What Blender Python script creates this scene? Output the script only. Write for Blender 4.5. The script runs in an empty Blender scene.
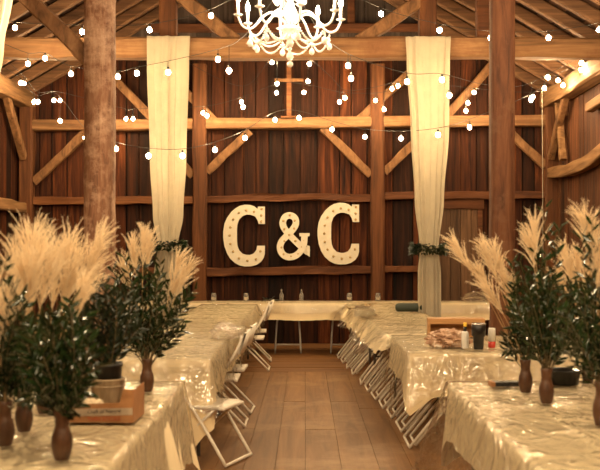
import bpy, math, random
from mathutils import Vector, Matrix, Euler, noise as mnoise
S = bpy.context.scene
COL = S.collection
R = random.Random(7)
PI = math.pi
F = 980.0; VX, VY, H = 305.0, 248.0, 1.55
def P(px, py, d):            # where a line of sight lands at distance d (metres)
    return Vector(((px-VX)*d/F, d, H+(VY-py)*d/F))

# ------------------------------------------------------------------ mesh helper
class MB:
    def __init__(s): s.v = []; s.f = []
    def add(s, vs, fs):
        o = len(s.v); s.v += [Vector(v) for v in vs]; s.f += [tuple(i+o for i in f) for f in fs]; return s
    def box(s, c, size, rot=None):
        c = Vector(c); x, y, z = [k/2 for k in size]
        vs = [Vector((a*x, b*y, e*z)) for a in (-1, 1) for b in (-1, 1) for e in (-1, 1)]
        if rot is not None:
            m = Euler(rot).to_matrix() if not isinstance(rot, Matrix) else rot
            vs = [m @ v for v in vs]
        return s.add([c+v for v in vs], [(0,1,3,2),(4,6,7,5),(0,4,5,1),(2,3,7,6),(0,2,6,4),(1,5,7,3)])
    def beam(s, p0, p1, w, h, segs=1, jit=0.0, up=(0,0,1), rnd=R, ch=0.12, sag=0.0):
        # squared timber with chamfered edges; w along side, h along up
        p0 = Vector(p0); p1 = Vector(p1); t = (p1-p0).normalized(); up = Vector(up)
        if abs(t.dot(up)) > .98: up = Vector((0,1,0))
        side = t.cross(up).normalized(); u = side.cross(t).normalized()
        a = w/2; b = h/2; c = ch*min(w, h)
        sec = [(-a+c,-b),(a-c,-b),(a,-b+c),(a,b-c),(a-c,b),(-a+c,b),(-a,b-c),(-a,-b+c)]
        vs = []; n = 8
        for i in range(segs+1):
            k = i/segs; cen = p0.lerp(p1, k)+u*(-sag*math.sin(PI*k))
            jx, jy = (rnd.uniform(-jit, jit), rnd.uniform(-jit, jit)) if 0 < i < segs else (0, 0)
            for (q, r) in sec:
                g = 1+(rnd.uniform(-jit, jit)*2/min(w, h) if jit else 0)
                vs.append(cen+side*(q*g+jx)+u*(r*g+jy))
        fs = []
        for i in range(segs):
            for j in range(n):
                fs.append((i*n+j, i*n+(j+1) % n, (i+1)*n+(j+1) % n, (i+1)*n+j))
        fs.append(tuple(reversed(range(n)))); fs.append(tuple(segs*n+j for j in range(n)))
        return s.add(vs, fs)
    def tube(s, pts, r, n=6, cap=True):
        pts = [Vector(p) for p in pts]; vs = []; fs = []
        rs = r if isinstance(r, (list, tuple)) else [r]*len(pts)
        prev = None
        for i, p in enumerate(pts):
            t = (pts[min(i+1, len(pts)-1)]-pts[max(i-1, 0)])
            t = t.normalized() if t.length > 1e-9 else Vector((0,0,1))
            if prev is None:
                a = Vector((0,0,1)) if abs(t.z) < .9 else Vector((1,0,0))
                prev = t.cross(a).normalized()
            prev = (prev-t*prev.dot(t)); prev = prev.normalized() if prev.length > 1e-6 else t.orthogonal().normalized()
            b = t.cross(prev)
            for j in range(n):
                an = 2*PI*j/n; vs.append(p+(prev*math.cos(an)+b*math.sin(an))*rs[i])
        for i in range(len(pts)-1):
            for j in range(n): fs.append((i*n+j, i*n+(j+1) % n, (i+1)*n+(j+1) % n, (i+1)*n+j))
        if cap:
            fs.append(tuple(reversed(range(n)))); fs.append(tuple((len(pts)-1)*n+j for j in range(n)))
        return s.add(vs, fs)
    def lathe(s, prof, c=(0,0,0), n=20, sq=1.0):
        c = Vector(c); vs = []; fs = []; m = len(prof)
        for (r, z) in prof:
            for j in range(n):
                a = 2*PI*j/n; vs.append(c+Vector((r*math.cos(a), r*math.sin(a)*sq, z)))
        for i in range(m-1):
            for j in range(n): fs.append((i*n+j, i*n+(j+1) % n, (i+1)*n+(j+1) % n, (i+1)*n+j))
        if prof[0][0] > 1e-5: fs.append(tuple(reversed(range(n))))
        if prof[-1][0] > 1e-5: fs.append(tuple((m-1)*n+j for j in range(n)))
        return s.add(vs, fs)
    def ball(s, c, r, n=8, m=6, sz=1.0):
        prof = [(max(1e-6, r*math.sin(PI*i/m)), -r*sz*math.cos(PI*i/m)) for i in range(m+1)]
        return s.lathe(prof, c, n)
    def ribbon(s, pts, w, nrm):
        pts = [Vector(p) for p in pts]; vs = []; fs = []; nrm = Vector(nrm)
        for i, p in enumerate(pts):
            t = (pts[min(i+1, len(pts)-1)]-pts[max(i-1, 0)])
            sd = t.cross(nrm); sd = sd.normalized() if sd.length > 1e-7 else Vector((1,0,0))
            ww = w*(1-(i/(len(pts)-1))**2*.75)/2
            vs += [p-sd*ww, p+sd*ww]
        for i in range(len(pts)-1): fs.append((2*i, 2*i+1, 2*i+3, 2*i+2))
        return s.add(vs, fs)
    def leaf(s, p, d, up, L, w):
        p = Vector(p); d = Vector(d).normalized(); up = Vector(up)
        sd = d.cross(up); sd = sd.normalized() if sd.length > 1e-6 else d.orthogonal().normalized()
        n = sd.cross(d)
        vs = [p, p+d*L*.3+sd*w*.42+n*w*.15, p+d*L*.3-sd*w*.42+n*w*.15, p+d*L*.32, p+d*L*.62+sd*w*.4+n*w*.1, p+d*L*.62-sd*w*.4+n*w*.1, p+d*L*.64-n*w*.05, p+d*L-n*w*.25]
        return s.add(vs, [(0,3,1),(0,2,3),(1,3,6,4),(3,2,5,6),(4,6,7),(6,5,7)])
    def grid(s, fn, nu, nv):
        vs = [fn(i/nu, j/nv) for j in range(nv+1) for i in range(nu+1)]
        fs = [(j*(nu+1)+i, j*(nu+1)+i+1, (j+1)*(nu+1)+i+1, (j+1)*(nu+1)+i) for j in range(nv) for i in range(nu)]
        return s.add(vs, fs)
    def prism(s, poly, y0, y1):       # polygon in x,z pushed along y
        n = len(poly)
        vs = [(x, y0, z) for x, z in poly]+[(x, y1, z) for x, z in poly]
        fs = [tuple(range(n)), tuple(reversed(range(n, 2*n)))]+[(i, n+i, n+(i+1) % n, (i+1) % n) for i in range(n)]
        return s.add(vs, fs)
    def mesh(s, name, mat, origin=(0,0,0), smooth=False):
        me = bpy.data.meshes.new(name); o = Vector(origin)
        me.from_pydata([tuple(v-o) for v in s.v], [], s.f); me.materials.append(mat); me.update()
        import bmesh
        bm = bmesh.new(); bm.from_mesh(me); bmesh.ops.recalc_face_normals(bm, faces=bm.faces); bm.to_mesh(me); bm.free()
        if smooth: me.polygons.foreach_set('use_smooth', [True]*len(me.polygons))
        return me
    def build(s, name, mat, parent=None, origin=(0,0,0), smooth=False):
        ob = bpy.data.objects.new(name, s.mesh(name, mat, origin, smooth)); COL.objects.link(ob)
        if parent is not None: ob.parent = parent
        else: ob.location = origin
        return ob
def tag(o, label=None, cat=None, group=None, kind=None):
    if label: o['label'] = label
    if cat: o['category'] = cat
    if group: o['group'] = group
    if kind: o['kind'] = kind
    return o
def empty(name, loc, rz=0, label=None, cat=None, group=None):
    o = bpy.data.objects.new(name, None); COL.objects.link(o); o.location = loc; o.rotation_euler = (0, 0, rz)
    o.empty_display_size = .05
    return tag(o, label, cat, group)
def link_mesh(name, me, parent=None, loc=(0,0,0), rot=(0,0,0)):
    o = bpy.data.objects.new(name, me); COL.objects.link(o); o.parent = parent; o.location = loc; o.rotation_euler = rot
    return o
def dup(root, loc, rot, label=None):
    r = root.copy(); COL.objects.link(r); r.location = loc; r.rotation_euler = rot
    if label: r['label'] = label
    for ch in list(root.children):
        c = ch.copy(); COL.objects.link(c); c.parent = r
        for g in list(ch.children):
            d = g.copy(); COL.objects.link(d); d.parent = c
    return r
def spline(pts, per=6):
    pts = [Vector(p) for p in pts]; out = []
    for i in range(len(pts)-1):
        p0, p1, p2, p3 = pts[max(i-1,0)], pts[i], pts[i+1], pts[min(i+2,len(pts)-1)]
        for k in range(per):
            t = k/per
            out.append(.5*((2*p1)+(p2-p0)*t+(2*p0-5*p1+4*p2-p3)*t*t+(3*p1-p0-3*p2+p3)*t**3))
    out.append(pts[-1]); return out

# ------------------------------------------------------------------ materials
def nm(name):
    m = bpy.data.materials.new(name); m.use_nodes = True; nt = m.node_tree; nt.nodes.clear()
    out = nt.nodes.new('ShaderNodeOutputMaterial'); return m, nt, out
def N(nt, t, **k):
    n = nt.nodes.new('ShaderNode'+t)
    for a, b in k.items():
        if a in n.inputs: n.inputs[a].default_value = b
        else: setattr(n, a, b)
    return n
def ramp(nt, stops):
    r = nt.nodes.new('ShaderNodeValToRGB'); e = r.color_ramp.elements
    while len(e) < len(stops): e.new(.5)
    for i, (p, c) in enumerate(stops): e[i].position = p; e[i].color = (*c, 1)
    return r
def plain(name, col, rough=.6, metal=0, spec=.4, bump=0, bscale=60, var=.12, sub=0):
    m, nt, out = nm(name); b = N(nt, 'BsdfPrincipled', Roughness=rough, Metallic=metal)
    b.inputs['Specular IOR Level'].default_value = spec
    tc = N(nt, 'TexCoord'); nz = N(nt, 'TexNoise', Scale=bscale*.2, Detail=4.0); nt.links.new(tc.outputs['Object'], nz.inputs['Vector'])
    rp = ramp(nt, [(.3, [c*(1-var) for c in col]), (.7, [min(1, c*(1+var)) for c in col])])
    nt.links.new(nz.outputs['Fac'], rp.inputs['Fac']); nt.links.new(rp.outputs['Color'], b.inputs['Base Color'])
    if bump:
        n2 = N(nt, 'TexNoise', Scale=bscale, Detail=3.0); nt.links.new(tc.outputs['Object'], n2.inputs['Vector'])
        bp = N(nt, 'Bump', Strength=bump, Distance=.01); nt.links.new(n2.outputs['Fac'], bp.inputs['Height']); nt.links.new(bp.outputs['Normal'], b.inputs['Normal'])
    nt.links.new(b.outputs[0], out.inputs[0]); return m
def wood(name, cols, axis='z', island=.5, rough=.75, fine=14, stretch=.06, bump=.5, patch=None, spec=.3):
    # cols: dark, mid, light ; grain runs along axis; every separate board has its own tone
    m, nt, out = nm(name); b = N(nt, 'BsdfPrincipled', Roughness=rough); b.inputs['Specular IOR Level'].default_value = spec
    tc = N(nt, 'TexCoord'); mp = N(nt, 'Mapping'); sc = [fine]*3
    sc['xyz'.index(axis)] = fine*stretch; mp.inputs['Scale'].default_value = sc
    geo = N(nt, 'NewGeometry')
    add = N(nt, 'VectorMath', operation='ADD'); mul = N(nt, 'VectorMath', operation='SCALE'); mul.inputs['Scale'].default_value = 1.0
    cmb = N(nt, 'CombineXYZ'); k = N(nt, 'Math', operation='MULTIPLY'); k.inputs[1].default_value = 37.0
    nt.links.new(geo.outputs['Random Per Island'], k.inputs[0])
    for a in range(3): nt.links.new(k.outputs[0], cmb.inputs[a])
    nt.links.new(tc.outputs['Object'], mp.inputs['Vector']); nt.links.new(mp.outputs[0], add.inputs[0]); nt.links.new(cmb.outputs[0], add.inputs[1])
    nz = N(nt, 'TexNoise', Scale=1.0, Detail=6.0, Roughness=.65, Distortion=.6); nt.links.new(add.outputs[0], nz.inputs['Vector'])
    rp = ramp(nt, [(.3, cols[0]), (.52, cols[1]), (.75, cols[2])]); nt.links.new(nz.outputs['Fac'], rp.inputs['Fac'])
    hsv = N(nt, 'HueSaturation'); nt.links.new(rp.outputs['Color'], hsv.inputs['Color'])
    mr = N(nt, 'MapRange'); mr.inputs['To Min'].default_value = 1-island; mr.inputs['To Max'].default_value = 1+island
    nt.links.new(geo.outputs['Random Per Island'], mr.inputs['Value']); nt.links.new(mr.outputs[0], hsv.inputs['Value'])
    col = hsv.outputs['Color']
    if patch:
        n3 = N(nt, 'TexNoise', Scale=patch[1], Detail=7.0, Roughness=.7); nt.links.new(tc.outputs['Object'], n3.inputs['Vector'])
        r3 = ramp(nt, [(patch[2], (0,0,0)), (patch[3], (1,1,1))]); nt.links.new(n3.outputs['Fac'], r3.inputs['Fac'])
        mx = N(nt, 'MixRGB'); mx.inputs['Color2'].default_value = (*patch[0], 1)
        nt.links.new(r3.outputs['Color'], mx.inputs['Fac']); nt.links.new(col, mx.inputs['Color1']); col = mx.outputs['Color']
    nt.links.new(col, b.inputs['Base Color'])
    bp = N(nt, 'Bump', Strength=bump, Distance=.012); nt.links.new(nz.outputs['Fac'], bp.inputs['Height']); nt.links.new(bp.outputs['Normal'], b.inputs['Normal'])
    nt.links.new(b.outputs[0], out.inputs[0]); return m
def emis(name, col, st):
    m, nt, out = nm(name); e = N(nt, 'Emission', Strength=st); e.inputs['Color'].default_value = (*col, 1)
    nt.links.new(e.outputs[0], out.inputs[0]); return m
def plastic_film(name):
    m, nt, out = nm(name); tc = N(nt, 'TexCoord')
    mp = N(nt, 'Mapping'); mp.inputs['Scale'].default_value = (1.3, .75, 1.3); nt.links.new(tc.outputs['Object'], mp.inputs['Vector'])
    n1 = N(nt, 'TexNoise', Scale=6.0, Detail=1.0, Roughness=.5, Distortion=1.8); nt.links.new(mp.outputs[0], n1.inputs['Vector'])
    geo = N(nt, 'NewGeometry'); sx = N(nt, 'SeparateXYZ'); nt.links.new(geo.outputs['True Normal'], sx.inputs[0]); ab = N(nt, 'Math', operation='ABSOLUTE'); nt.links.new(sx.outputs['Z'], ab.inputs[0])
    st = N(nt, 'MapRange'); st.inputs['From Min'].default_value = .5; st.inputs['From Max'].default_value = .85; st.inputs['To Min'].default_value = .9; st.inputs['To Max'].default_value = 1.0; nt.links.new(ab.outputs[0], st.inputs['Value'])
    bp = N(nt, 'Bump', Distance=.034); nt.links.new(st.outputs[0], bp.inputs['Strength']); nt.links.new(n1.outputs['Fac'], bp.inputs['Height'])
    g = N(nt, 'BsdfGlossy', Roughness=.13); g.inputs['Color'].default_value = (1, .98, .94, 1); nt.links.new(bp.outputs['Normal'], g.inputs['Normal'])
    t = N(nt, 'BsdfTransparent'); t.inputs['Color'].default_value = (.98, .975, .96, 1)
    lw = N(nt, 'LayerWeight', Blend=.3); nt.links.new(bp.outputs['Normal'], lw.inputs['Normal'])
    mr = N(nt, 'MapRange'); mr.inputs['To Min'].default_value = .08; mr.inputs['To Max'].default_value = .68
    nt.links.new(lw.outputs['Fresnel'], mr.inputs['Value'])
    m2 = N(nt, 'MixShader'); nt.links.new(mr.outputs[0], m2.inputs['Fac']); nt.links.new(t.outputs[0], m2.inputs[1]); nt.links.new(g.outputs[0], m2.inputs[2])
    nt.links.new(m2.outputs[0], out.inputs[0]); return m
def fabric(name, col, trans=.25, alpha=1.0, bump=.2):
    m, nt, out = nm(name); tc = N(nt, 'TexCoord')
    nz = N(nt, 'TexNoise', Scale=9.0, Detail=5.0); nt.links.new(tc.outputs['Object'], nz.inputs['Vector'])
    rp = ramp(nt, [(.35, [c*.93 for c in col]), (.65, col)]); nt.links.new(nz.outputs['Fac'], rp.inputs['Fac'])
    bp = N(nt, 'Bump', Strength=bump, Distance=.01); nt.links.new(nz.outputs['Fac'], bp.inputs['Height'])
    d = N(nt, 'BsdfDiffuse', Roughness=.6); t = N(nt, 'BsdfTranslucent'); x = N(nt, 'BsdfTransparent')
    for q in (d, t): nt.links.new(rp.outputs['Color'], q.inputs['Color']); nt.links.new(bp.outputs['Normal'], q.inputs['Normal'])
    m1 = N(nt, 'MixShader', Fac=trans); nt.links.new(d.outputs[0], m1.inputs[1]); nt.links.new(t.outputs[0], m1.inputs[2])
    m2 = N(nt, 'MixShader', Fac=1-alpha); nt.links.new(m1.outputs[0], m2.inputs[1]); nt.links.new(x.outputs[0], m2.inputs[2])
    nt.links.new(m2.outputs[0], out.inputs[0]); return m
def glass(name, col=(1,1,1), rough=.05):
    m, nt, out = nm(name); b = N(nt, 'BsdfPrincipled', Roughness=rough); b.inputs['Base Color'].default_value = (*col, 1)
    b.inputs['Transmission Weight'].default_value = .85; b.inputs['IOR'].default_value = 1.45
    nt.links.new(b.outputs[0], out.inputs[0]); return m

M = {}
M['boards'] = wood('barn_boards', [(0.0048,0.001152,0.000448),(0.0368,0.009,0.00224),(0.108,0.03024,0.00832)], 'z', .7, bump=.8, spec=.2)
M['boards_side'] = wood('side_boards', [(0.017,0.005355,0.00204),(0.0765,0.02525,0.00816),(0.153,0.05738,0.0204)], 'z', .5, bump=.7)
M['gable'] = wood('gable_boards_shaded', [(.02,.013,.010),(.055,.036,.028),(.1,.07,.055)], 'z', .4)  # upper gable lies in shadow; that shade is put into this darker grey
M['sheath'] = wood('roof_boards', [(0.0153,0.00612,0.0034),(0.04675,0.01836,0.00816),(0.085,0.03825,0.01768)], 'y', .45)
M['rafter'] = wood('rafter_wood', [(0.04725,0.0225,0.0108),(0.1365,0.06525,0.03),(0.231,0.1237,0.06)], 'x', .3)
M['timber_x'] = wood('timber_long', [(0.0945,0.045,0.018),(0.2258,0.1125,0.048),(0.3465,0.1969,0.0888)], 'x', .1, fine=12, patch=((.15,.06,.022),1.3,.5,.7))
M['girt'] = wood('girt_wood', [(0.06,0.0189,0.0056),(0.14,0.0495,0.0152),(0.22,0.0882,0.0296)], 'x', .2, fine=12)
M['girt_dark'] = wood('dark_girt_wood', [(0.034,0.009945,0.0034),(0.085,0.02754,0.00816),(0.1445,0.05202,0.017)], 'x', .25, fine=12)
M['wallpost'] = wood('wall_post_wood', [(0.03825,0.01147,0.0034),(0.09775,0.0329,0.00952),(0.1573,0.05814,0.01836)], 'z', .2, fine=12)
M['brace'] = wood('brace_wood', [(0.06825,0.03037,0.012),(0.1733,0.08212,0.0336),(0.273,0.144,0.0636)], 'z', .2, fine=10, stretch=.4)
M['post_white'] = wood('whitewashed_post', [(0.075,0.02625,0.012),(0.195,0.09,0.0465),(0.33,0.195,0.1125)], 'z', .05, fine=20, stretch=.16, bump=1.0, patch=((.42,.26,.165),4.5,.46,.66))
M['post_raw'] = wood('raw_post', [(0.042,0.01296,0.0048),(0.102,0.03564,0.01296),(0.156,0.0621,0.024)], 'z', .05, fine=16, stretch=.1, bump=1.0, patch=((.13,.06,.028),3.0,.52,.68))
M['floor'] = wood('floor_boards', [(0.1144,0.05227,0.0183),(0.198,0.09662,0.0352),(0.264,0.1346,0.0528)], 'y', .1, rough=.55, fine=9, bump=.25, spec=.35, patch=((.33,.2,.1),1.1,.5,.72))
M['floor_x'] = wood('floor_boards_cross', [(0.1056,0.04435,0.01408),(0.1936,0.08712,0.02957),(0.2552,0.1228,0.04646)], 'x', .12, rough=.55, fine=9, bump=.25, spec=.35)
M['dark'] = plain('dark_gap', (.012,.006,.003), .9)
M['cloth'] = fabric('tablecloth_cream', (.95,.81,.55), .08)
M['film'] = plastic_film('clear_plastic_film')
M['drape'] = fabric('sheer_drape', (.62,.55,.42), .42, .94)
M['letter'] = plain('letter_paint', (.62,.56,.45), .45, var=.04)
M['letter_bulb'] = plain('letter_bulb_glass', (.42,.30,.14), .2, spec=.6)
M['chair'] = plain('white_resin', (.78,.72,.62), .4, var=.05)
M['metal_dark'] = plain('dark_metal', (.09,.08,.075), .4, .7)
M['metal_grey'] = plain('grey_metal', (.4,.38,.34), .4, .2)
M['table_top'] = plain('table_plastic', (.6,.56,.5), .5)
M['leaf'] = plain('leaf_green', (.013,.029,.007), .2, spec=.7, var=.45, bscale=40)
M['leaf2'] = plain('leaf_deep_green', (.009,.018,.006), .32, spec=.5, var=.4, bscale=40)
M['stem'] = plain('stem_brown', (.10,.07,.03), .6)
M['plume'] = fabric('grass_plume', (.9,.76,.54), .4, 1.0, 0)
M['reed'] = plain('reed_stalk', (.5,.32,.15), .6)
M['vase'] = wood('turned_wood_vase', [(.035,.014,.006),(.08,.033,.014),(.125,.055,.024)], 'z', .0, rough=.4, fine=30, stretch=.2, bump=.15, spec=.5)
M['card'] = plain('kraft_card', (.35,.165,.065), .7, bump=.1)
M['card_grey'] = plain('card_stripe', (.4,.31,.22), .6)
M['card_in'] = plain('card_inside', (.4,.24,.11), .8)
M['ink'] = plain('black_ink', (.03,.02,.015), .6); M['ink_red'] = plain('red_ink', (.4,.06,.02), .6)
M['paper'] = plain('pale_paper', (.72,.6,.42), .8, bump=.3)
M['paper_brown'] = wood('patterned_wrap', [(.12,.05,.025),(.42,.27,.18),(.85,.78,.68)], 'z', .3, fine=17, stretch=1.0, bump=.3)
M['zinc'] = wood('zinc_bucket', [(.2,.14,.08),(.38,.28,.17),(.5,.38,.25)], 'z', .0, rough=.45, fine=30, stretch=.1, bump=.1)
M['black'] = plain('black_plastic', (.012,.011,.01), .35, spec=.5)
M['green_case'] = plain('dark_green_fabric', (.03,.04,.028), .6, bump=.3)
M['steel'] = plain('steel_rim', (.6,.58,.55), .25, .9)
M['white'] = plain('white_label', (.75,.72,.66), .4); M['yellow'] = plain('yellow_cap', (.8,.5,.06), .4); M['red'] = plain('red_print', (.5,.05,.03), .4)
M['crate'] = wood('crate_wood', [(.26,.12,.045),(.42,.22,.085),(.52,.3,.13)], 'x', .12, rough=.6, fine=14)
M['glass'] = glass('clear_glass', (1,.97,.92)); M['crystal'] = plain('crystal', (.9,.87,.8), .08, spec=.9, var=.02)
M['chand'] = plain('white_enamel', (.88,.84,.76), .25, spec=.6, var=.03)
M['cord'] = plain('black_cord', (.01,.009,.008), .6); M['cord_white'] = plain('white_cord', (.3,.26,.2), .6)
WARM = (1.0, .60, .25)
M['bulb'] = emis('string_bulb_glow', (1.0, .71, .37), 430)
M['flame'] = emis('candle_bulb_glow', (1.0, .80, .55), 800)

# ------------------------------------------------------------------ the building
WD = 15.9                     # gable wall face
XL, XR = -4.62, 4.05          # side wall faces
EZ, RX, SL = 4.08, -.285, .58 # eave height, ridge x, roof slope
def roofz(x): return EZ+SL*(x-XL) if x < RX else EZ+SL*(XR-x)
RZ = roofz(RX)
# floor: long boards, then cross boards near the gable wall
b = MB(); y_split = 12.25
x = XL-.1
while x < XR+.1:
    w = R.uniform(.2, .27); y = -1.5
    while y < y_split:
        L = R.choice([2.6, 3.1, 3.66]); y1 = min(y+L, y_split) if y_split-(y+L) > .5 else y_split
        b.box((x+w/2, (y+y1)/2, -.02+R.uniform(-.0015, .0015)), (w-.003, y1-y-.004, .04)); y = y1
    x += w
fl = b.build('floor', M['floor']); tag(fl, kind='structure')
b = MB(); y = y_split
while y < WD+.1:
    w = R.uniform(.2, .27); x = XL-.1
    while x < XR+.1:
        L = R.uniform(2.4, 3.6); x1 = min(x+L, XR+.1) if XR+.1-(x+L) > .5 else XR+.11
        b.box(((x+x1)/2, y+w/2, -.02+R.uniform(-.0015, .0015)), (x1-x-.005, w-.006, .04)); x = x1
    y += w
b.build('cross_boards', M['floor_x'], fl)
MB().box(((XL+XR)/2, 7.2, -.07), (XR-XL+.3, 17.6, .05)).build('subfloor', M['dark'], fl)

def board_wall(name, mat, x0, x1, z0, ztop, y, skip=None):
    b = MB(); x = x0
    while x < x1:
        w = min(R.uniform(.19, .36), x1-x); g = R.choice([.008, .012, .02, .035]); xa, xb = x+g/2, x+w-g/2
        dy = R.uniform(0, .022); za, zb = ztop(xa), ztop(xb)
        if xb-xa > .03:
            vs = [(xa,y+dy,z0),(xb,y+dy,z0),(xb,y+dy,zb),(xa,y+dy,za),(xa,y+dy+.03,z0),(xb,y+dy+.03,z0),(xb,y+dy+.03,zb),(xa,y+dy+.03,za)]
            b.add(vs, [(0,1,2,3),(7,6,5,4),(0,4,5,1),(3,2,6,7),(0,3,7,4),(1,5,6,2)])
        x += w
    return b.build(name, mat)
wb = board_wall('wall_back', M['boards'], XL, XR, 0, lambda x: min(4.82, roofz(x)-.02), WD); tag(wb, kind='structure')
gb = MB(); x = XL
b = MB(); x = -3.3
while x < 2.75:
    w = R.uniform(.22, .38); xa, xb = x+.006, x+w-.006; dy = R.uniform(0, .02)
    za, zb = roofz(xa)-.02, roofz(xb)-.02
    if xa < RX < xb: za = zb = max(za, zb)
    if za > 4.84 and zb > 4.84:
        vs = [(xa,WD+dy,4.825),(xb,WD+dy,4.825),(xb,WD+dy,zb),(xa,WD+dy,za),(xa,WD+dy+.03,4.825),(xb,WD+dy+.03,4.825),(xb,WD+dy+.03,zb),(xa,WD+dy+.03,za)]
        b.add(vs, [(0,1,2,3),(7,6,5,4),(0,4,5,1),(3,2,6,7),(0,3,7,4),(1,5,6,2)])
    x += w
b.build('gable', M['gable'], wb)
MB().prism([(XL-.1,-.05),(XR+.1,-.05),(XR+.1,EZ+.03),(RX,RZ+.03),(XL-.1,EZ+.03)], WD+.08, WD+.1).build('backing', M['dark'], wb)
def wx(px): return (px-VX)*(WD-.12)/F
def wz(py): return H+(VY-py)*(WD-.12)/F
# gable wall posts, girts and braces: parts of that wall
WF = WD-.005
for px in (27, 200, 377.5, 551):
    X = wx(px); b = MB().beam((X, WD-.12, 0), (X, WD-.12, min(roofz(X)-.1, 4.5)), .22, .22, 10, .006, up=(0,1,0))
    b.build('wall_post', M['wallpost'], wb)
gx = [wx(27)+.11, wx(200)-.11, wx(200)+.11, wx(377.5)-.11, wx(377.5)+.11, wx(551)-.11]
def girt(i, py0, py1, hh, mat, jit=.008, sag=0, x1=None):
    a, c = gx[2*i], gx[2*i+1]
    if x1 is not None: c = x1
    MB().beam((a, WD-.09, wz(py0)), (c, WD-.09, wz(py1)), .16, hh, 9, jit, sag=sag).build('girt', mat, wb)
MB().beam((gx[0]-.1, WD-.11, wz(126)), (gx[5]+.1, WD-.11, wz(121)), .2, .175, 16, .008).build('girt', M['timber_x'], wb)
girt(0, 201, 200, .125, M['girt']); girt(1, 200, 198, .105, M['girt_dark'], .014, -.03); girt(2, 196, 195, .12, M['girt_dark'])
girt(0, 272, 271, .11, M['girt_dark']); girt(1, 272, 270, .13, M['girt_dark'], .012); girt(2, 269, 269, .1, M['girt_dark'], x1=wx(438))
def wbrace(p0, p1, w=.13, d=.12):
    a = P(*p0, WD-d); c = P(*p1, WD-d)
    MB().beam(a, c, .1, w, 5, .005, up=(0,-1,0) if False else (0,0,1)).build('brace', M['brace'], wb)
for p0, p1 in [((34,182),(88,131)),((193,176),(160,140)),((207,172),(250,131)),((322,128),(371,175)),((384,172),(430,128)),((545,166),(508,131)),
               ((98,62),(162,128)),((150,56),(216,122)),((356,122),(428,56)),((436,128),(500,56))]:
    wbrace(p0, p1)
MB().beam(P(150, 28, WD-.08), P(430, 28, WD-.08), .12, .13, 8, .006).build('girt', M['girt_dark'], wb)
for px in (238, 351): MB().beam((wx(px), WD-.06, wz(28)), (wx(px), WD-.06, roofz(wx(px))-.1), .12, .1, 4, .004, up=(0,1,0)).build('gable_stud', M['girt_dark'], wb)
# door in the right bay
dx0, dx1 = wx(440), wx(478)
dr = empty('door_1', (0, 0, 0)); tag(dr, kind='structure')
b = MB(); x = dx0
while x < dx1-.02:
    w = min(.17, dx1-x); b.box((x+w/2, WD-.05, wz(209)/2), (w-.008, .05+R.uniform(0,.01), wz(209))); x += w
b.build('door_panel', wood('door_boards', [(.03,.015,.008),(.09,.045,.022),(.15,.08,.04)], 'z', .35), dr)
MB().beam((dx0-.02, WD-.08, wz(202)), (dx1+.1, WD-.08, wz(202)), .06, .21, 4, .004).build('lintel', M['girt_dark'], dr)
for X in (dx0-.04, dx1+.04): MB().box((X, WD-.05, wz(209)/2), (.08, .07, wz(209))).build('jamb', M['girt_dark'], dr)
# side walls
def side_wall(name, X, sgn):
    b = MB(); y = -1.5
    while y < WD:
        w = min(R.uniform(.2, .34), WD-y); g = R.uniform(.004, .016)
        b.box((X-sgn*(.015+R.uniform(0,.015)), y+w/2, 2.05), (.03, w-g, 4.1)); y += w
    o = b.build(name, M['boards'] if sgn > 0 else M['boards_side']); tag(o, kind='structure')
    MB().box((X-sgn*.08, 7.2, 2.05), (.02, 17.6, 4.2)).build('backing', M['dark'], o)
    return o
wl = side_wall('wall_left', XL, 1); wr = side_wall('wall_right', XR, -1)
M['plate'] = wood('plate_wood', [(0.084,0.0405,0.0156),(0.21,0.1069,0.0444),(0.3255,0.1856,0.084)], 'y', .1, fine=12)
for w_, X, sg in ((wl, XL, 1), (wr, XR, -1)):
    MB().beam((X+sg*.13, -1.5, 3.94), (X+sg*.13, WD-.05, 3.94), .26, .27, 30, .008).build('wall_plate', M['plate'], w_)
    for Y in (WD-3.6, WD-7.1, WD-10.6): MB().beam((X+sg*.12, Y, 0), (X+sg*.12, Y, 3.82), .22, .22, 8, .006, up=(0,1,0)).build('wall_post', M['wallpost'], w_)
    for Y0, Y1 in ((12.3, WD-.2), (8.8, 12.3)):
        MB().beam((X+sg*.1, Y0, 2.95 if sg < 0 else 2.2), (X+sg*.1, Y1, 2.75 if sg < 0 else 2.2), .14, .17, 9, .008, sag=.12 if sg < 0 else 0).build('girt', M['plate'], w_)
        MB().beam((X+sg*.1, Y0, 1.15), (X+sg*.1, Y1, 1.15), .12, .13, 6, .006).build('girt', M['plate'], w_)
    MB().beam((X+sg*.12, WD-.25, 3.0), (X+sg*.12, WD-1.15, 3.85), .1, .13, 4, .004).build('brace', M['brace'], w_)
MB().beam((XR-.1, 12.35, 3.55), (XR-.1, 13.6, 3.5), .12, .13, 4, .004).build('girt', M['plate'], wr)
MB().beam((XR-.1, 15.0, 2.9), (XR-.1, 15.3, 3.85), .1, .1, 4, .004).build('brace', M['plate'], wr)
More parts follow.
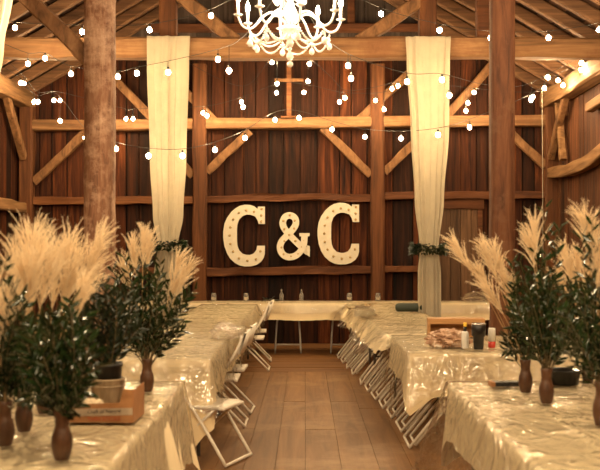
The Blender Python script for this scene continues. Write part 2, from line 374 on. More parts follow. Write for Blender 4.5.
# roof
b = MB()
for sg in (-1, 1):
    x0, z0 = (XL-.15, EZ-.15*SL) if sg < 0 else (XR+.15, EZ-.15*SL)
    n = 20; 
    for i in range(n):
        a0, a1 = i/n+.002, (i+1)/n-.002
        xa, xb = x0+(RX-x0)*a0, x0+(RX-x0)*a1; za, zb = z0+(RZ-z0)*a0+.02, z0+(RZ-z0)*a1+.02
        y = -1.5
        while y < WD:
            y1 = min(WD+.1, y+R.uniform(2.5, 4.5)); t = R.uniform(0, .012)
            b.add([(xa,y,za+t),(xb,y,zb+t),(xb,y1-.01,zb+t),(xa,y1-.01,za+t),(xa,y,za+.03+t),(xb,y,zb+.03+t),(xb,y1-.01,zb+.03+t),(xa,y1-.01,za+.03+t)],
                  [(0,1,2,3),(7,6,5,4),(0,4,5,1),(3,2,6,7),(0,3,7,4),(1,5,6,2)])
            y = y1
ce = b.build('ceiling', M['sheath']); tag(ce, kind='structure')
MB().add([(XL-.3,-1.6,EZ-.3*SL+.09),(RX,-1.6,RZ+.09),(RX,WD+.2,RZ+.09),(XL-.3,WD+.2,EZ-.3*SL+.09)],[(0,1,2,3)]).add([(XR+.3,-1.6,EZ-.3*SL+.09),(RX,-1.6,RZ+.09),(RX,WD+.2,RZ+.09),(XR+.3,WD+.2,EZ-.3*SL+.09)],[(0,1,2,3)]).build('roof_cover', M['dark'], ce)
y = 5.2
while y < WD:
    for sg in (-1, 1):
        x0 = XL if sg < 0 else XR
        MB().beam((x0, y, EZ-.075), (RX+sg*.02, y, RZ-.075), .13, .15, 8, .006).build('rafter', M['rafter'], ce)
    y += .66
MB().beam((RX, -1.4, RZ-.2), (RX, WD-.1, RZ-.2), .12, .2, 6, .004).build('ridge_beam', M['girt'], ce)

# ------------------------------------------------------------------ free posts, tie beam, struts
def hewn_post(name, X, Y, w, z1, mat, label, seed, lean=0.0, tap=.0):
    rnd = random.Random(seed); b = MB(); n = 12; vs = []; rows = 40; fs = []
    for i in range(rows+1):
        z = z1*i/rows
        for j in range(n):
            a = 2*PI*j/n+PI/4; ca, sa = math.cos(a), math.sin(a)
            r = (w/2)/max(abs(ca), abs(sa)); r = min(r, w*.63)
            r *= 1+.055*mnoise.noise(Vector((ca*1.3+seed, sa*1.3, z*1.6)))+.05*mnoise.noise(Vector((ca*2.5, sa*2.5+seed, z*5)))
            r *= 1-tap*z/z1
            vs.append((X+r*ca+lean*z, Y+r*sa, z))
    for i in range(rows):
        for j in range(n): fs.append((i*n+j, i*n+(j+1) % n, (i+1)*n+(j+1) % n, (i+1)*n+j))
    fs += [tuple(range(n)), tuple(rows*n+j for j in range(n))]
    b.add(vs, fs); o = b.build(name, mat, None, (X, Y, 0), True); return tag(o, label, 'post')
PD = 9.2
hewn_post('wooden_post', P(100,0,PD).x, PD, .275, 4.6, M['post_white'], 'thick rough wooden post with flaking whitewash, on the left', 3)
hewn_post('wooden_post', P(502,0,PD).x, PD, .225, 4.6, M['post_raw'], 'rough brown wooden post behind the right-hand pampas grass', 11)
TD = 12.3
for px, lab in ((168, 'squared wooden post behind the left tied drape'), (428, 'squared wooden post behind the right tied drape')):
    X = P(px,0,TD).x; o = MB().beam((X, TD+.02, 0), (X, TD+.02, roofz(X)-.3), .21, .2, 12, .006, up=(0,1,0)).build('wooden_post', M['wallpost'], None, (X, TD+.02, 0)); tag(o, lab, 'post')
za, zb = P(0,48.5,TD).z, P(600,49,TD).z
o = MB().beam((XL+.1, TD, za), (XR-.1, TD, zb), .25, .255, 24, .008).build('tie_beam', M['timber_x'], None, (-.3, TD, za))
tag(o, 'long squared tie beam crossing the barn just below the chandelier', 'beam')
def strut(p0, p1, d, w, th, label):
    a = P(*p0, d); c = P(*p1, d); o = MB().beam(a, c, th, w, 6, .005).build('diagonal_brace', M['brace'], None, a); tag(o, label, 'beam')
strut((236,42), (160,-20), TD, .16, .14, 'diagonal brace rising left from the tie beam, left of the chandelier')
strut((358,42), (432,-6), TD, .16, .14, 'diagonal brace rising right from the tie beam, right of the chandelier')
strut((96,66), (12,-17), PD, .145, .12, 'diagonal brace joining the whitewashed post at upper left')
o = MB().beam((P(483,0,TD).x, TD, zb+.12), (P(483,0,TD).x, TD, roofz(P(483,0,TD).x)-.15), .17, .15, 4, .004, up=(0,1,0)).build('queen_post', M['girt_dark'], None, (P(483,0,TD).x, TD, zb+.12))
tag(o, 'short upright timber on the tie beam behind the right brown post', 'post')
# cross standing on the wall girt
cb = P(289, 118, WD-.2); cr = empty('wooden_cross', cb, 0, 'plain wooden cross standing on the wall beam below the chandelier', 'cross')
MB().box((0,0,.5), (.075,.06,1.0)).build('upright', M['girt'], cr); MB().box((0,-.035,.6), (.46,.03,.05)).build('crossbar', M['brace'], cr); MB().box((0,0,.015), (.26,.1,.03)).build('base', M['girt'], cr)

# ------------------------------------------------------------------ marquee letters
LD = WD-.22
def lp(x, y, ox, oy=195): return ((ox+x/5.875-VX)*LD/F, H+(VY-(oy+y/5.875))*LD/F)
Cpoly = [(292,68),(292,170),(256,170),(250,148),(235,125),(205,115),(185,115),(160,124),(140,145),(130,175),(128,200),(128,270),(131,300),(140,325),(160,345),(185,352),(205,352),(228,343),(243,322),(248,298),(292,298),(292,345),(285,370),(270,392),(245,410),(215,419),(175,420),(145,414),(118,400),(90,375),(70,342),(55,300),(48,250),(48,215),(55,170),(70,135),(95,100),(120,78),(145,64),(175,57),(205,58),(230,66),(250,82),(252,68)]
Cdots = [(184,90),(230,98),(140,105),(107,143),(90,190),(87,238),(90,287),(107,332),(141,372),(190,386),(240,377),(267,331),(274,83),(272,120),(272,156)]
bulb_small = MB().ball((0,-.012,0), .02, 8, 6).mesh('bulb', M['letter_bulb'], smooth=True)
def letter(name, polys, dots, ox, dyp, label):
    pts = [q for pl in polys for q in pl]
    cx = sum(lp(x, y, ox)[0] for x, y in pts)/len(pts); zb_ = min(lp(x, y+dyp, ox)[1] for x, y in pts)
    root = empty(name, (cx, LD+.05, zb_), 0, label, 'marquee letter')
    b = MB(); rim = MB()
    for k, pl in enumerate(polys):
        q = [(X-cx, Z-zb_) for X, Z in (lp(x, y+dyp, ox) for x, y in pl)]
        b.prism(q, -.05-.0003*k, .05)
    o = b.build('letter_body', M['letter'], root)
    for x, y in dots:
        X, Z = lp(x, y+dyp, ox); link_mesh('bulb', bulb_small, root, (X-cx, -.05, Z-zb_))
    return root
letter('letter_c', [Cpoly], Cdots, 215, 0, 'white marquee letter C left of the ampersand')
letter('letter_c', [Cpoly], Cdots, 215+94.4, -11.75, 'white marquee letter C right of the ampersand')
def stroke(path, w):
    pts = [Vector((x, y)) for x, y in path]; L = []; Rr = []
    for i, p in enumerate(pts):
        t = (pts[min(i+1, len(pts)-1)]-pts[max(i-1, 0)]).normalized(); n = Vector((-t.y, t.x))
        L.append(p+n*w/2); Rr.append(p-n*w/2)
    return [[tuple(L[i]), tuple(L[i+1]), tuple(Rr[i+1]), tuple(Rr[i])] for i in range(len(pts)-1)]
apath = spline([(548,338,0),(510,306,0),(470,268,0),(432,228,0),(405,192,0),(398,160,0),(412,130,0),(438,120,0),(466,132,0),(476,162,0),(462,195,0),(430,232,0),(395,268,0),(382,305,0),(392,340,0),(418,361,0),(448,364,0),(480,352,0),(508,322,0),(522,285,0),(526,236,0)], 5)
apoly = stroke([(p.x, p.y) for p in apath], 38)+[[(496,224),(556,224),(556,242),(496,242)], [(540,296),(557,300),(557,364),(538,350)]]
letter('ampersand', apoly, [(440,118),(402,152),(468,150),(408,200),(465,197),(435,235),(408,270),(390,308),(403,348),(447,360),(488,345),(472,270),(508,305),(521,268),(512,233),(545,335)], 215, 0, 'white marquee ampersand hung between the two letters')

# ------------------------------------------------------------------ drapes
def drape(name, rows, d, label, seed, loop=True, mat='drape'):
    # rows: (py, x_left, x_right, fold amplitude)
    rnd = random.Random(seed); ph = [rnd.uniform(0, 6.28) for _ in range(4)]; nf = 6
    rows_s = []
    for i in range(len(rows)-1):
        for k in range(8):
            t = k/8; s = t*t*(3-2*t); rows_s.append([rows[i][q]+(rows[i+1][q]-rows[i][q])*(s if q else t) for q in range(4)])
    rows_s.append(list(rows[-1])); nu = 72
    b = MB(); vs = []
    for py, xl, xr, am in rows_s:
        for i in range(nu+1):
            u = i/nu; p = P(xl+(xr-xl)*u, py, d)
            f = math.sin(u*nf*6.28+ph[0]+.5*math.sin(py*.02+ph[1])+2.2*math.sin(u*5+ph[3]))*(.55+.45*math.sin(u*7+ph[2]))+.8*math.sin(u*nf*2.3+ph[2]+py*.006)
            p.y = d+am*f*.6-.03; p.x += am*.25*math.cos(u*nf*6.28+ph[0]); vs.append(p)
    n = len(rows_s); fs = [(j*(nu+1)+i, j*(nu+1)+i+1, (j+1)*(nu+1)+i+1, (j+1)*(nu+1)+i) for j in range(n-1) for i in range(nu)]
    o = b.add(vs, fs)
    base = P((rows[-1][1]+rows[-1][2])/2, rows[-1][0], d)
    ob = b.build(name, M[mat], None, base, True); tag(ob, label, 'drape')
    md = ob.modifiers.new('thick', 'SOLIDIFY'); md.thickness = .003
    return ob
DD = TD-.2
fy = VY+H*F/DD-1
drape('drape', [(36.5,147,190,.022),(60,147,189,.03),(160,150,186,.035),(215,153,183,.03),(246,158,178,.018),(275,154,182,.03),(fy,147,186,.035)], DD, 'cream sheer drape tied with greenery, left of the marquee letters', 1)
drape('drape', [(37,405,450,.022),(60,406,449,.03),(130,410,448,.035),(200,414,443,.03),(249,419,438,.018),(275,417,440,.03),(fy,417,440,.035)], DD, 'cream sheer drape tied with greenery, right of the marquee letters', 2)
drape('drape', [(-60,-30,32,.03),(-5,-30,14,.03),(50,-34,5,.03),(100,-38,-3,.03),(200,-46,-18,.03),(VY+H*F/8.2-1,-50,-22,.03)], 8.2, 'cream drape cut off by the upper left corner', 3)
def garland(px, py, wpx, label, seed):
    rnd = random.Random(seed); c = P(px, py, DD-.03); rx = wpx/2*DD/F; root_o = MB()
    ring = [c+Vector((rx*math.cos(2*PI*i/24), .085*math.sin(2*PI*i/24), .01*math.sin(i))) for i in range(25)]
    root = empty('garland', c, 0, label, 'garland')
    MB().tube(ring, .006, 5).build('stem', M['stem'], root, c)
    b = MB()
    for i in range(420):
        a = rnd.uniform(0, 6.283); p = c+Vector((rx*math.cos(a), .085*math.sin(a), rnd.uniform(-.055,.055)))
        d = Vector((math.cos(a)*.7+rnd.uniform(-.8,.8), math.sin(a)-.2, rnd.uniform(-.7,.7)))
        b.leaf(p, d, (rnd.uniform(-.5,.5), rnd.uniform(-1,0), 1), rnd.uniform(.05,.085), .042)
    b.build('leaves', M['leaf2'], root, c)
garland(169, 246, 28, 'leafy garland tied around the left drape', 4); garland(429, 249, 31, 'leafy garland tied around the right drape', 5)

# ------------------------------------------------------------------ tables
TH = .74
def folding_table(name, cx, cy, L, W, rz, label, frames=None):       # long side along local y
    root = empty(name, (cx, cy, 0), rz, label, 'table', 'cloth covered folding tables')
    MB().box((0,0,TH-.02), (W,L,.04)).build('tabletop', M['table_top'], root)
    for yy in (frames or ()):
        for xx in (-.16,):
            pts = spline([(xx, yy-.19, 0), (xx, yy-.17, .36), (xx, yy-.14, .52), (xx, yy, .6), (xx, yy+.14, .52), (xx, yy+.17, .36), (xx, yy+.19, 0)], 4)
            MB().tube(pts, .014, 8).build('leg', M['metal_grey'], root, (0,0,0), True)
            MB().tube([(xx, yy-.18, .13), (xx, yy+.18, .13)], .011, 6).build('crossbar', M['metal_grey'], root)
    for sy in (() if frames else (-1, 1)):
        y = sy*(L/2-.28)
        for sx in (-1, 1): MB().tube([(sx*(W/2-.09), y, 0), (sx*(W/2-.09), y, TH-.04)], .014, 8).build('leg', M['metal_dark'], root)
        MB().tube([(-(W/2-.09), y, .3), (W/2-.09, y, .3)], .01, 6).build('crossbar', M['metal_dark'], root)
    return root
def cloth_mesh(w, l, z, drops, off, fold, flare, seed, corner=.5, hem=.03, czone=.22, step=.03, top=True, topamp=0.0, cf=1.0):
    # drops: south, east, north, west (local -y, +x, +y, -x)
    rnd = random.Random(seed); b = MB(); x, y = w/2+off, l/2+off; r = .03
    per = []
    corners = [((x,-y), 0), ((x,y), 1), ((-x,y), 2), ((-x,-y), 3)]
    sides = [((-x,-y),(x,-y),(0,-1)), ((x,-y),(x,y),(1,0)), ((x,y),(-x,y),(0,1)), ((-x,y),(-x,-y),(-1,0))]
    for si, (a, c, nrm) in enumerate(sides):
        a, c = Vector(a), Vector(c); L = (c-a).length; n = max(4, int(L/step)); nrm = Vector(nrm)
        for i in range(n):
            t = (i+.5)/n; p = a.lerp(c, t); e0 = t*L; e1 = (1-t)*L
            nn = nrm.copy(); k0 = max(0, 1-e0/.12); k1 = max(0, 1-e1/.12)
            if k0 > 0: nn = nrm.lerp(((a).normalized() if False else Vector((math.copysign(1,a.x), math.copysign(1,a.y))).normalized()), k0)
            if k1 > 0: nn = nrm.lerp(Vector((math.copysign(1,c.x), math.copysign(1,c.y))).normalized(), k1)
            pd, nd = drops[(si-1) % 4], drops[(si+1) % 4]
            kc = max(0, 1-min(e0, e1)/czone); nb = pd if e0 < e1 else nd
            dr = drops[si]*(1-.5*max(k0, k1))+nb*.5*max(k0, k1)
            if nb > .05: dr += corner*min(drops[si], nb)*kc**1.5
            per.append((p, nn.normalized(), dr, si, kc))
    n = len(per); rows = 12; vs = []
    s1, s2, s3 = rnd.uniform(0,90), rnd.uniform(0,90), rnd.uniform(0,90)
    for k in range(rows+2):
        t = 0 if k < 2 else (k-1)/rows
        for i, (p, nn, dr, si, kc) in enumerate(per):
            if k == 0: q = p-nn*.012; zz = z
            else:
                sdist = i*step
                f = mnoise.noise(Vector((sdist*3.2+s1, si*7.0, t*.6)))+.6*mnoise.noise(Vector((sdist*8.5+s2, si*3.0, t*1.0)))
                h = 1+hem*5*mnoise.noise(Vector((sdist*2.4+s3, si*5., 0)))+hem*3*mnoise.noise(Vector((sdist*9+s3, 1., 0)))
                out = .004+flare*t*(1+cf*kc)+fold*t**.7*(f*.9+.35)
                q = p+nn*max(.003, out); zz = z-.005-dr*t*h
            vs.append((q.x, q.y, max(.012+.001*k, zz)))
    fs = [(k*n+i, k*n+(i+1) % n, (k+1)*n+(i+1) % n, (k+1)*n+i) for k in range(rows+1) for i in range(n)]
    b.add(vs, fs)
    if topamp <= 0: b.f.append(tuple(range(n)))
    else:
        nx, ny = max(8, int(w/.014)), max(8, int(l/.022)); X0, Y0 = x-.012, y-.012
        crx = [-.3*w, -.02*w, .27*w]; cry = [-Y0+.3+.61*q for q in range(int(2*Y0/.61)+1)]
        def tf(u, v):
            px, py = (2*u-1)*X0, (2*v-1)*Y0
            e = min(1, min(u, 1-u)*w/.06, min(v, 1-v)*l/.06)
            hh = mnoise.noise(Vector((px*4+s1, py*2.5, s2)))*1.1+.6*abs(mnoise.noise(Vector((px*9+s3, py*5, s1))))+sum(1.3*math.exp(-((px-cx_+.012*mnoise.noise(Vector((py*2,cx_,0))))/.011)**2) for cx_ in crx)+sum(1.0*math.exp(-((py-cy_)/.011)**2) for cy_ in cry)
            return (px, py, z+topamp*e*(hh+.5))
        b.grid(tf, nx, ny)
    return b
def covered(cx, cy, w, l, rz, drops, seed, lab_cloth, lab_film, fold=.05, flare=.05, fdrops=None, ffold=.03, fflare=.06, corner=.5, topamp=.008, z=TH+.005, hem=.03):
    o = cloth_mesh(w, l, z, drops, .006, fold, flare, seed, corner, hem).build('tablecloth', M['cloth'], None, (0,0,0), True)
    o.location = (cx, cy, 0); o.rotation_euler = (0,0,rz); tag(o, lab_cloth, 'tablecloth')
    fd = fdrops or [q*.9 for q in drops]
    o = cloth_mesh(w, l, z+.006, fd, .022, ffold, fflare, seed+5, corner, hem*1.5, .3, .03, True, topamp).build('plastic_sheet', M['film'], None, (0,0,0), True)
    o.location = (cx, cy, 0); o.rotation_euler = (0,0,rz); tag(o, lab_film, 'plastic sheet')
# near tables
ND0, ND1 = 3.44, 5.88
nl = (-.745-.76, (ND0+ND1)/2); nr = (.87+.76, (ND0+ND1)/2)
for sx in (-1, 1):
    folding_table('folding_table', nl[0]+sx*.38, nl[1], 2.43, .75, 0, 'folding table under the near left cloth, '+('outer' if sx < 0 else 'aisle')+' half')
    folding_table('folding_table', nr[0]+sx*.38, nr[1], 2.43, .75, 0, 'folding table under the near right cloth, '+('aisle' if sx < 0 else 'outer')+' half')
covered(*nl, 1.52, 2.44, 0, [.4,.42,.36,.4], 21, 'cream cloth on the near left table with vases and cardboard tray', 'clear plastic sheet over the near left table with the cardboard tray', fdrops=[.4,.56,.4,.4])
covered(*nr, 1.52, 2.44, 0, [.36,.36,.38,.3], 22, 'cream cloth on the near right table with three vases', 'clear plastic sheet over the near right table, flaring toward the floor', fdrops=[.5,.5,.5,.62], fflare=.16, corner=.55, flare=.015, fold=.03)
# left row
LX, LD0, LD1 = -.70, 7.03, 13.95
lc = (LX-.38, (LD0+LD1)/2); ll = LD1-LD0
for i, lab in enumerate(('near end of the left row', 'middle of the left row', 'far end of the left row')):
    folding_table('folding_table', lc[0], LD0+ll*(i+.5)/3, ll/3-.01, .75, 0, 'long folding table under cream cloth, '+lab)
covered(*lc, .76, ll, 0, [.6,.27,.05,.27], 23, 'long cream cloth along the left row of tables', 'clear wrinkled plastic along the left row of tables', fold=.035, flare=.02, fdrops=[.28,.3,.05,.3], ffold=.06, fflare=.05, corner=.25)
# right row: two crosswise tables at its near end, then a long run
rb = (.81+.76, 8.25)
for i, lab in enumerate(('front one of two', 'the one by the brown post')):
    folding_table('folding_table', rb[0], 7.5+.375+.75*i, 1.5, .74, PI/2, 'crosswise folding table at the right row end, '+lab)
covered(*rb, 1.52, 1.5, 0, [.31,.3,.05,.27], 24, 'cream cloth under the tumbler and crate at the right row end', 'clear plastic sheet under the tumbler and crate', fold=.035, flare=.015, corner=.62, fdrops=[.26,.3,.05,.4], ffold=.06)
ra = math.radians(1.75); RL = 5.0; dirv = Vector((-math.sin(ra), math.cos(ra))); nv = Vector((math.cos(ra), math.sin(ra)))
p0 = Vector((.775, 9.08)); rc = p0+dirv*RL/2+nv*.39
for i, lab in enumerate(('near half of the right run before the head table', 'far half of the right run before the head table')):
    q = p0+dirv*RL*(i+.5)/2+nv*.39; folding_table('folding_table', q.x, q.y, RL/2-.01, .77, ra, 'long folding table under cream cloth, '+lab)
covered(rc.x, rc.y, .78, RL, ra, [.05,.2,.05,.19], 25, 'long cream cloth along the right row above the leaning chairs', 'wrinkled clear plastic along the right row above the leaning chairs', fold=.09, flare=.06, fdrops=[.05,.2,.05,.2], ffold=.14, fflare=.1, hem=.06)
# head table
HD0, HD1 = 14.2, 14.92; hc = (.15, (HD0+HD1)/2)
for i, lab in enumerate(('left third', 'middle third, below the marquee letters', 'right third')):
    folding_table('folding_table', hc[0]+(i-1)*1.83, hc[1], 1.82, .71, PI/2, 'folding head table under cream cloth, '+lab, [(-.68, .68), (.4, -.42), (-.68, .68)][i])
covered(*hc, 5.5, .72, 0, [.235,.23,.2,.23], 26, 'cream cloth on the head table below the marquee letters', 'clear plastic over the head table below the marquee letters', fold=.02, flare=.02, corner=.1, fdrops=[.14,.2,.14,.2], ffold=.03, fflare=.03, hem=.012)

# ------------------------------------------------------------------ chairs
def make_open(loc, rz, label, bk=1.0):
    r = empty('folding_chair', loc, rz, label, 'chair')
    def sp(x0): return [(x0,.24,.80*bk),(x0,.20,.68*bk),(x0,.02,.40),(x0,-.24,.012)]
    b = MB()
    b.grid(lambda u, v: ((u-.5)*.40*(1-.12*max(0,v-.8)*5), .20-.40*v, .425+.006*math.cos((u-.5)*3)-.012*max(0, v-.85)*6), 10, 12)
    b.grid(lambda u, v: ((u-.5)*.40*(1-.12*max(0,v-.8)*5), .20-.40*v, .400-.012*max(0, v-.85)*2), 10, 12)
    n = 11*13
    def idx(i, j): return j*11+i
    for i in range(10): b.f += [(idx(i,0), idx(i+1,0), n+idx(i+1,0), n+idx(i,0)), (idx(i,12), idx(i+1,12), n+idx(i+1,12), n+idx(i,12))]
    for j in range(12): b.f += [(idx(0,j), idx(0,j+1), n+idx(0,j+1), n+idx(0,j)), (idx(10,j), idx(10,j+1), n+idx(10,j+1), n+idx(10,j))]
    b.build('seat', M['chair'], r, (0,0,0), True)
    b = MB()
    for i in range(8):
        u0, u1 = i/8-.5, (i+1)/8-.5
        def q(u, z): return Vector((u*.42, .205+(z-.64)*.33+.03*(1-(2*u)**2), z*bk+(0.02*(1-(2*u)**2) if z > .7 else 0)))
        f_ = [q(u0,.64), q(u1,.64), q(u1,.82), q(u0,.82)]
        b.add(f_+[p+Vector((0,.016,0)) for p in f_], [(0,1,2,3),(7,6,5,4),(0,4,5,1),(3,2,6,7)])
    b.build('backrest', M['chair'], r, (0,0,0), True)
    for s in (-1, 1):
        MB().tube(spline(sp(s*.215), 4), .0125, 8).build('leg', M['chair'], r, (0,0,0), True)
        MB().tube([(s*.185,-.13,.40),(s*.185,.05,.24),(s*.185,.27,.012)], .0115, 8).build('leg', M['chair'], r, (0,0,0), True)
    MB().tube([(-.215,-.235,.02),(.215,-.235,.02)], .011, 8).build('stretcher', M['chair'], r)
    MB().tube([(-.185,.262,.02),(.185,.262,.02)], .011, 8).build('stretcher', M['chair'], r)
    return r
def make_folded(loc, rot, label):          # flat in local x-z, foot on the local origin
    r = empty('folding_chair', loc, 0, label, 'chair'); r.rotation_euler = rot
    for s in (-1, 1):
        MB().tube([(s*.215,0,.012),(s*.215,0,.5),(s*.215,0,.9)], .0125, 8).build('leg', M['chair'], r, (0,0,0), True)
        MB().tube([(s*.185,.03,.055),(s*.185,.03,.62)], .0115, 8).build('leg', M['chair'], r, (0,0,0), True)
    MB().tube([(-.215,0,.014),(.215,0,.014)], .010, 8).build('stretcher', M['chair'], r)
    MB().tube([(-.185,.03,.055),(.185,.03,.055)], .010, 8).build('stretcher', M['chair'], r)
    MB().box((0,.012,.64), (.36,.016,.25)).build('seat', M['chair'], r)
    MB().box((0,0,.82), (.42,.018,.14)).build('backrest', M['chair'], r)
    return r
# open chairs by the left row
make_open((-.70, 7.17, 0), math.radians(69), 'low-backed white folding chair in front, half under the left row cloth', .86)
c0 = make_open((-.78, 8.6, 0), math.radians(-90), 'white folding chair tucked under the left row behind the front chair')
dup(c0, (-.76, 9.3, 0), (0,0,math.radians(-92)), 'white folding chair under the left row behind the hanging plastic')
dup(c0, (-.72, 12.45, 0), (0,0,math.radians(-90)), 'white folding chair, second from the head table along the left row')
dup(c0, (-.73, 13.45, 0), (0,0,math.radians(-88)), 'white folding chair at the left row nearest the head table')
# folded chairs leaning under the right row
lean = -math.radians(39)
f0 = None
ys = [7.78, 8.45, 9.1, 9.65, 10.2, 10.75, 11.3, 12.15, 12.75, 13.35, 13.9]
names = ['at the near corner of the right row', 'second from the near end of the right row', 'third from the near end of the right row', 'fourth from the near end of the right row', 'fifth from the near end of the right row', 'sixth from the near end of the right row', 'seventh from the near end', 'just beyond the gap in the leaning chairs', 'third from the head table on the right', 'second from the head table on the right', 'closest to the head table on the right']
for Y, lab in zip(ys, names):
    X = .79-(max(0, Y-8.9))*.066 if Y > 8.6 else .80
    rot = (lean, 0, -PI/2)
    e = Euler(rot, 'XYZ')
    if f0 is None: f0 = make_folded((X, Y, 0), rot, 'folded white chair leaning under the table, '+lab)
    else: dup(f0, (X, Y, 0), (lean+R.uniform(-.05,.05), 0, -PI/2+R.uniform(-.05,.05)), 'folded white chair leaning under the table, '+lab)

# ------------------------------------------------------------------ vases and bouquets
prof = [(.001,0),(.024,0),(.027,.004),(.034,.03),(.038,.055),(.036,.08),(.028,.105),(.0245,.12),(.026,.145),(.030,.170),(.028,.172),(.024,.165),(.018,.11),(.001,.10)]
vase_me = MB().lathe(prof, n=24).mesh('vase', M['vase'], smooth=True)
def vase(px, py, label, h=1.0):
    d = F*(H-TH-.02)/(py-VY); o = link_mesh('vase', vase_me); p = P(px, py, d); o.location = (p.x, p.y, TH+.018); o.scale = (h*.97, h*.97, h)
    o.rotation_euler = (0, 0, R.uniform(0, 6)); tag(o, label, 'vase'); return Vector((p.x, p.y, TH+.018)), .165*h
def leafy(rnd, p0, p1, bend, n, L, w):
    b = MB(); mid = p0.lerp(p1, .5)+bend; pts = [p0*(1-t)**2+mid*2*t*(1-t)+p1*t*t for t in [i/9 for i in range(10)]]
    st = MB().tube(pts, [.0028*(1-.6*i/9) for i in range(10)], 4)
    for i in range(n):
        t = .2+.8*i/(n-1); a = min(8, int(t*9)); fr = t*9-a; p = pts[a].lerp(pts[a+1], fr); tg = (pts[a+1]-pts[a]).normalized()
        o = tg.orthogonal().normalized(); ang = i*2.4+rnd.uniform(-.5,.5); o.rotate(Matrix.Rotation(ang, 3, tg))
        b.leaf(p, tg*.75+o*rnd.uniform(.7,1.1)+Vector((0,0,.1)), tg.cross(o)+Vector((rnd.uniform(-.5,.5),)*3)+o*.6, L*rnd.uniform(.7,1.15), w*rnd.uniform(.8,1.2))
    return st, b
def plume_mb(rnd, p0, p1, bend, frac, wid, side, nf=44):
    # seed head of silver grass: long soft racemes leave the upper stalk, run along it and curl over to one side, each fringed with down
    mid = p0.lerp(p1, .6)+bend; T = [i/15 for i in range(16)]
    pts = [p0*(1-t)**2+mid*2*t*(1-t)+p1*t*t for t in T]
    stalk = MB().tube(pts[:15], [.0026*(1-.5*t) for t in T[:15]], 4); b = MB()
    for i in range(nf):
        t = 1-frac*(1-.72*(i/nf)); a = min(14, int(t*15)); p = pts[a].lerp(pts[a+1], t*15-a); tg = (pts[a+1]-pts[a]).normalized()
        ax = Vector((rnd.gauss(0,1), rnd.gauss(0,1), rnd.gauss(0,.3))); ax = (ax-tg*ax.dot(tg)).normalized()
        ln = wid*rnd.uniform(1.5, 2.5)*(1-.25*i/nf); sp_ = rnd.uniform(.08,.42)*(1 if i > 8 else 1.3)
        d = (tg+ax*sp_).normalized(); q = [p]; n = 7; curl = rnd.uniform(.25, 1.0)
        for k in range(n):
            u = (k+1)/n; dd = (d+(side*.8+ax*.35+Vector((0,0,-.35)))*curl*u**2.2+Vector((rnd.gauss(0,.06),)*3)).normalized(); q.append(q[-1]+dd*ln/n)
        nr_ = Vector((rnd.uniform(-1,1), -1.2, rnd.uniform(-1,1)))
        b.ribbon(q, rnd.uniform(.004,.0065), nr_)
        for k in range(26):
            u = rnd.uniform(.1, 1)*n; m_ = min(n-1, int(u)); c = q[m_].lerp(q[m_+1], u-m_); tt = (q[m_+1]-q[m_]).normalized()
            h = Vector((rnd.gauss(0,1), rnd.gauss(0,1), rnd.gauss(0,1))); h = (h-tt*h.dot(tt)).normalized()
            e = c+(tt*1.1+h*.8)*rnd.uniform(.009,.02); sd = tt.cross(h)*.0011
            b.add([c-sd, c+sd, e], [(0,1,2)])
    return stalk, b
def bouquet(base, hv, label, seed, greens, plumes, leafL=.068, leafw=.018, nl=24, mat='leaf'):
    # greens: list of (px,py) reach targets ; plumes: (px,py,dd,frac,wid,side)
    rnd = random.Random(seed); mouth = base+Vector((0,0,hv)); root = empty('bouquet', mouth, 0, label, 'bouquet')
    for (px, py, dd) in greens:
        tip = P(px, py, base.y+dd); s = mouth+Vector((rnd.uniform(-.012,.012), rnd.uniform(-.012,.012), -.05))
        out = Vector((tip.x-s.x, tip.y-s.y, 0))*-.12+Vector((rnd.uniform(-.07,.07), rnd.uniform(-.07,.07), rnd.uniform(.0,.09)))
        st, b = leafy(rnd, s, tip, out, nl, leafL, leafw)
        g = b.build('leafy_branch', M[mat], root, mouth); st.build('stem', M['stem'], g, mouth)
    for (px, py, dd, frac, wid, side) in plumes:
        tip = P(px, py, base.y+dd); s = mouth+Vector((rnd.uniform(-.012,.012), rnd.uniform(-.012,.012), -.05))
        st, b = plume_mb(rnd, s, tip, Vector((rnd.uniform(-.03,.03), rnd.uniform(-.03,.03), .06)), frac, wid, Vector((side, rnd.uniform(-.2,.2), 0)))
        g = b.build('grass_plume', M['plume'], root, mouth); st.build('stalk', M['reed'], g, mouth)
    return root
def fan(rnd, cx, cy, rx, ry, n, dz=.2, a0=-.35, a1=3.5):
    out = []
    for i in range(n):
        a = a0+(a1-a0)*(i+rnd.random()*.8)/n; k = rnd.uniform(.45, 1.0)**.6
        out.append((cx+rx*k*math.cos(a), cy-ry*k*math.sin(a), rnd.uniform(-dz, dz)))
    return out
rq = random.Random(99)
vA, h = vase(62, 459, 'wooden vase at the front of the left table, nearest the cardboard tray', 1.08)
bouquet(vA, h, 'leafy greenery in the front left vase beside the cardboard tray', 31, fan(rq, 58, 362, 42, 60, 17, .15)+[(30,330,-.1),(84,315,.1),(72,300,.05),(50,318,0),(90,388,-.1),(80,402,-.1),(25,392,.0),(40,395,-.12)], [(85,285,.1,.35,.07,.3)])
vB, h = vase(24, 431, 'wooden vase second from the left edge of the left table', 1.05)
bouquet(vB, h, 'big plume bouquet with leaves in the second vase from the left edge', 32, fan(rq, 24, 370, 42, 55, 14), [(12,246,.05,.5,.1,-.3),(28,232,.1,.52,.11,-.2),(44,238,0,.5,.1,.2),(22,262,-.1,.5,.1,-.3),(55,246,.05,.5,.1,.3),(38,258,-.1,.5,.1,.1),(35,228,.15,.45,.1,.1)])
vC, h = vase(5, 445, 'wooden vase cut by the left edge of the picture', 1.05)
bouquet(vC, h, 'greenery with plumes at the left edge of the picture', 33, fan(rq, 4, 385, 40, 85, 16)+[(20,296,0),(5,262,.05),(14,285,0),(28,300,.05)], [(-6,275,0,.5,.09,-.2),(8,300,0,.5,.08,.2),(-8,305,-.1,.5,.08,.1)])
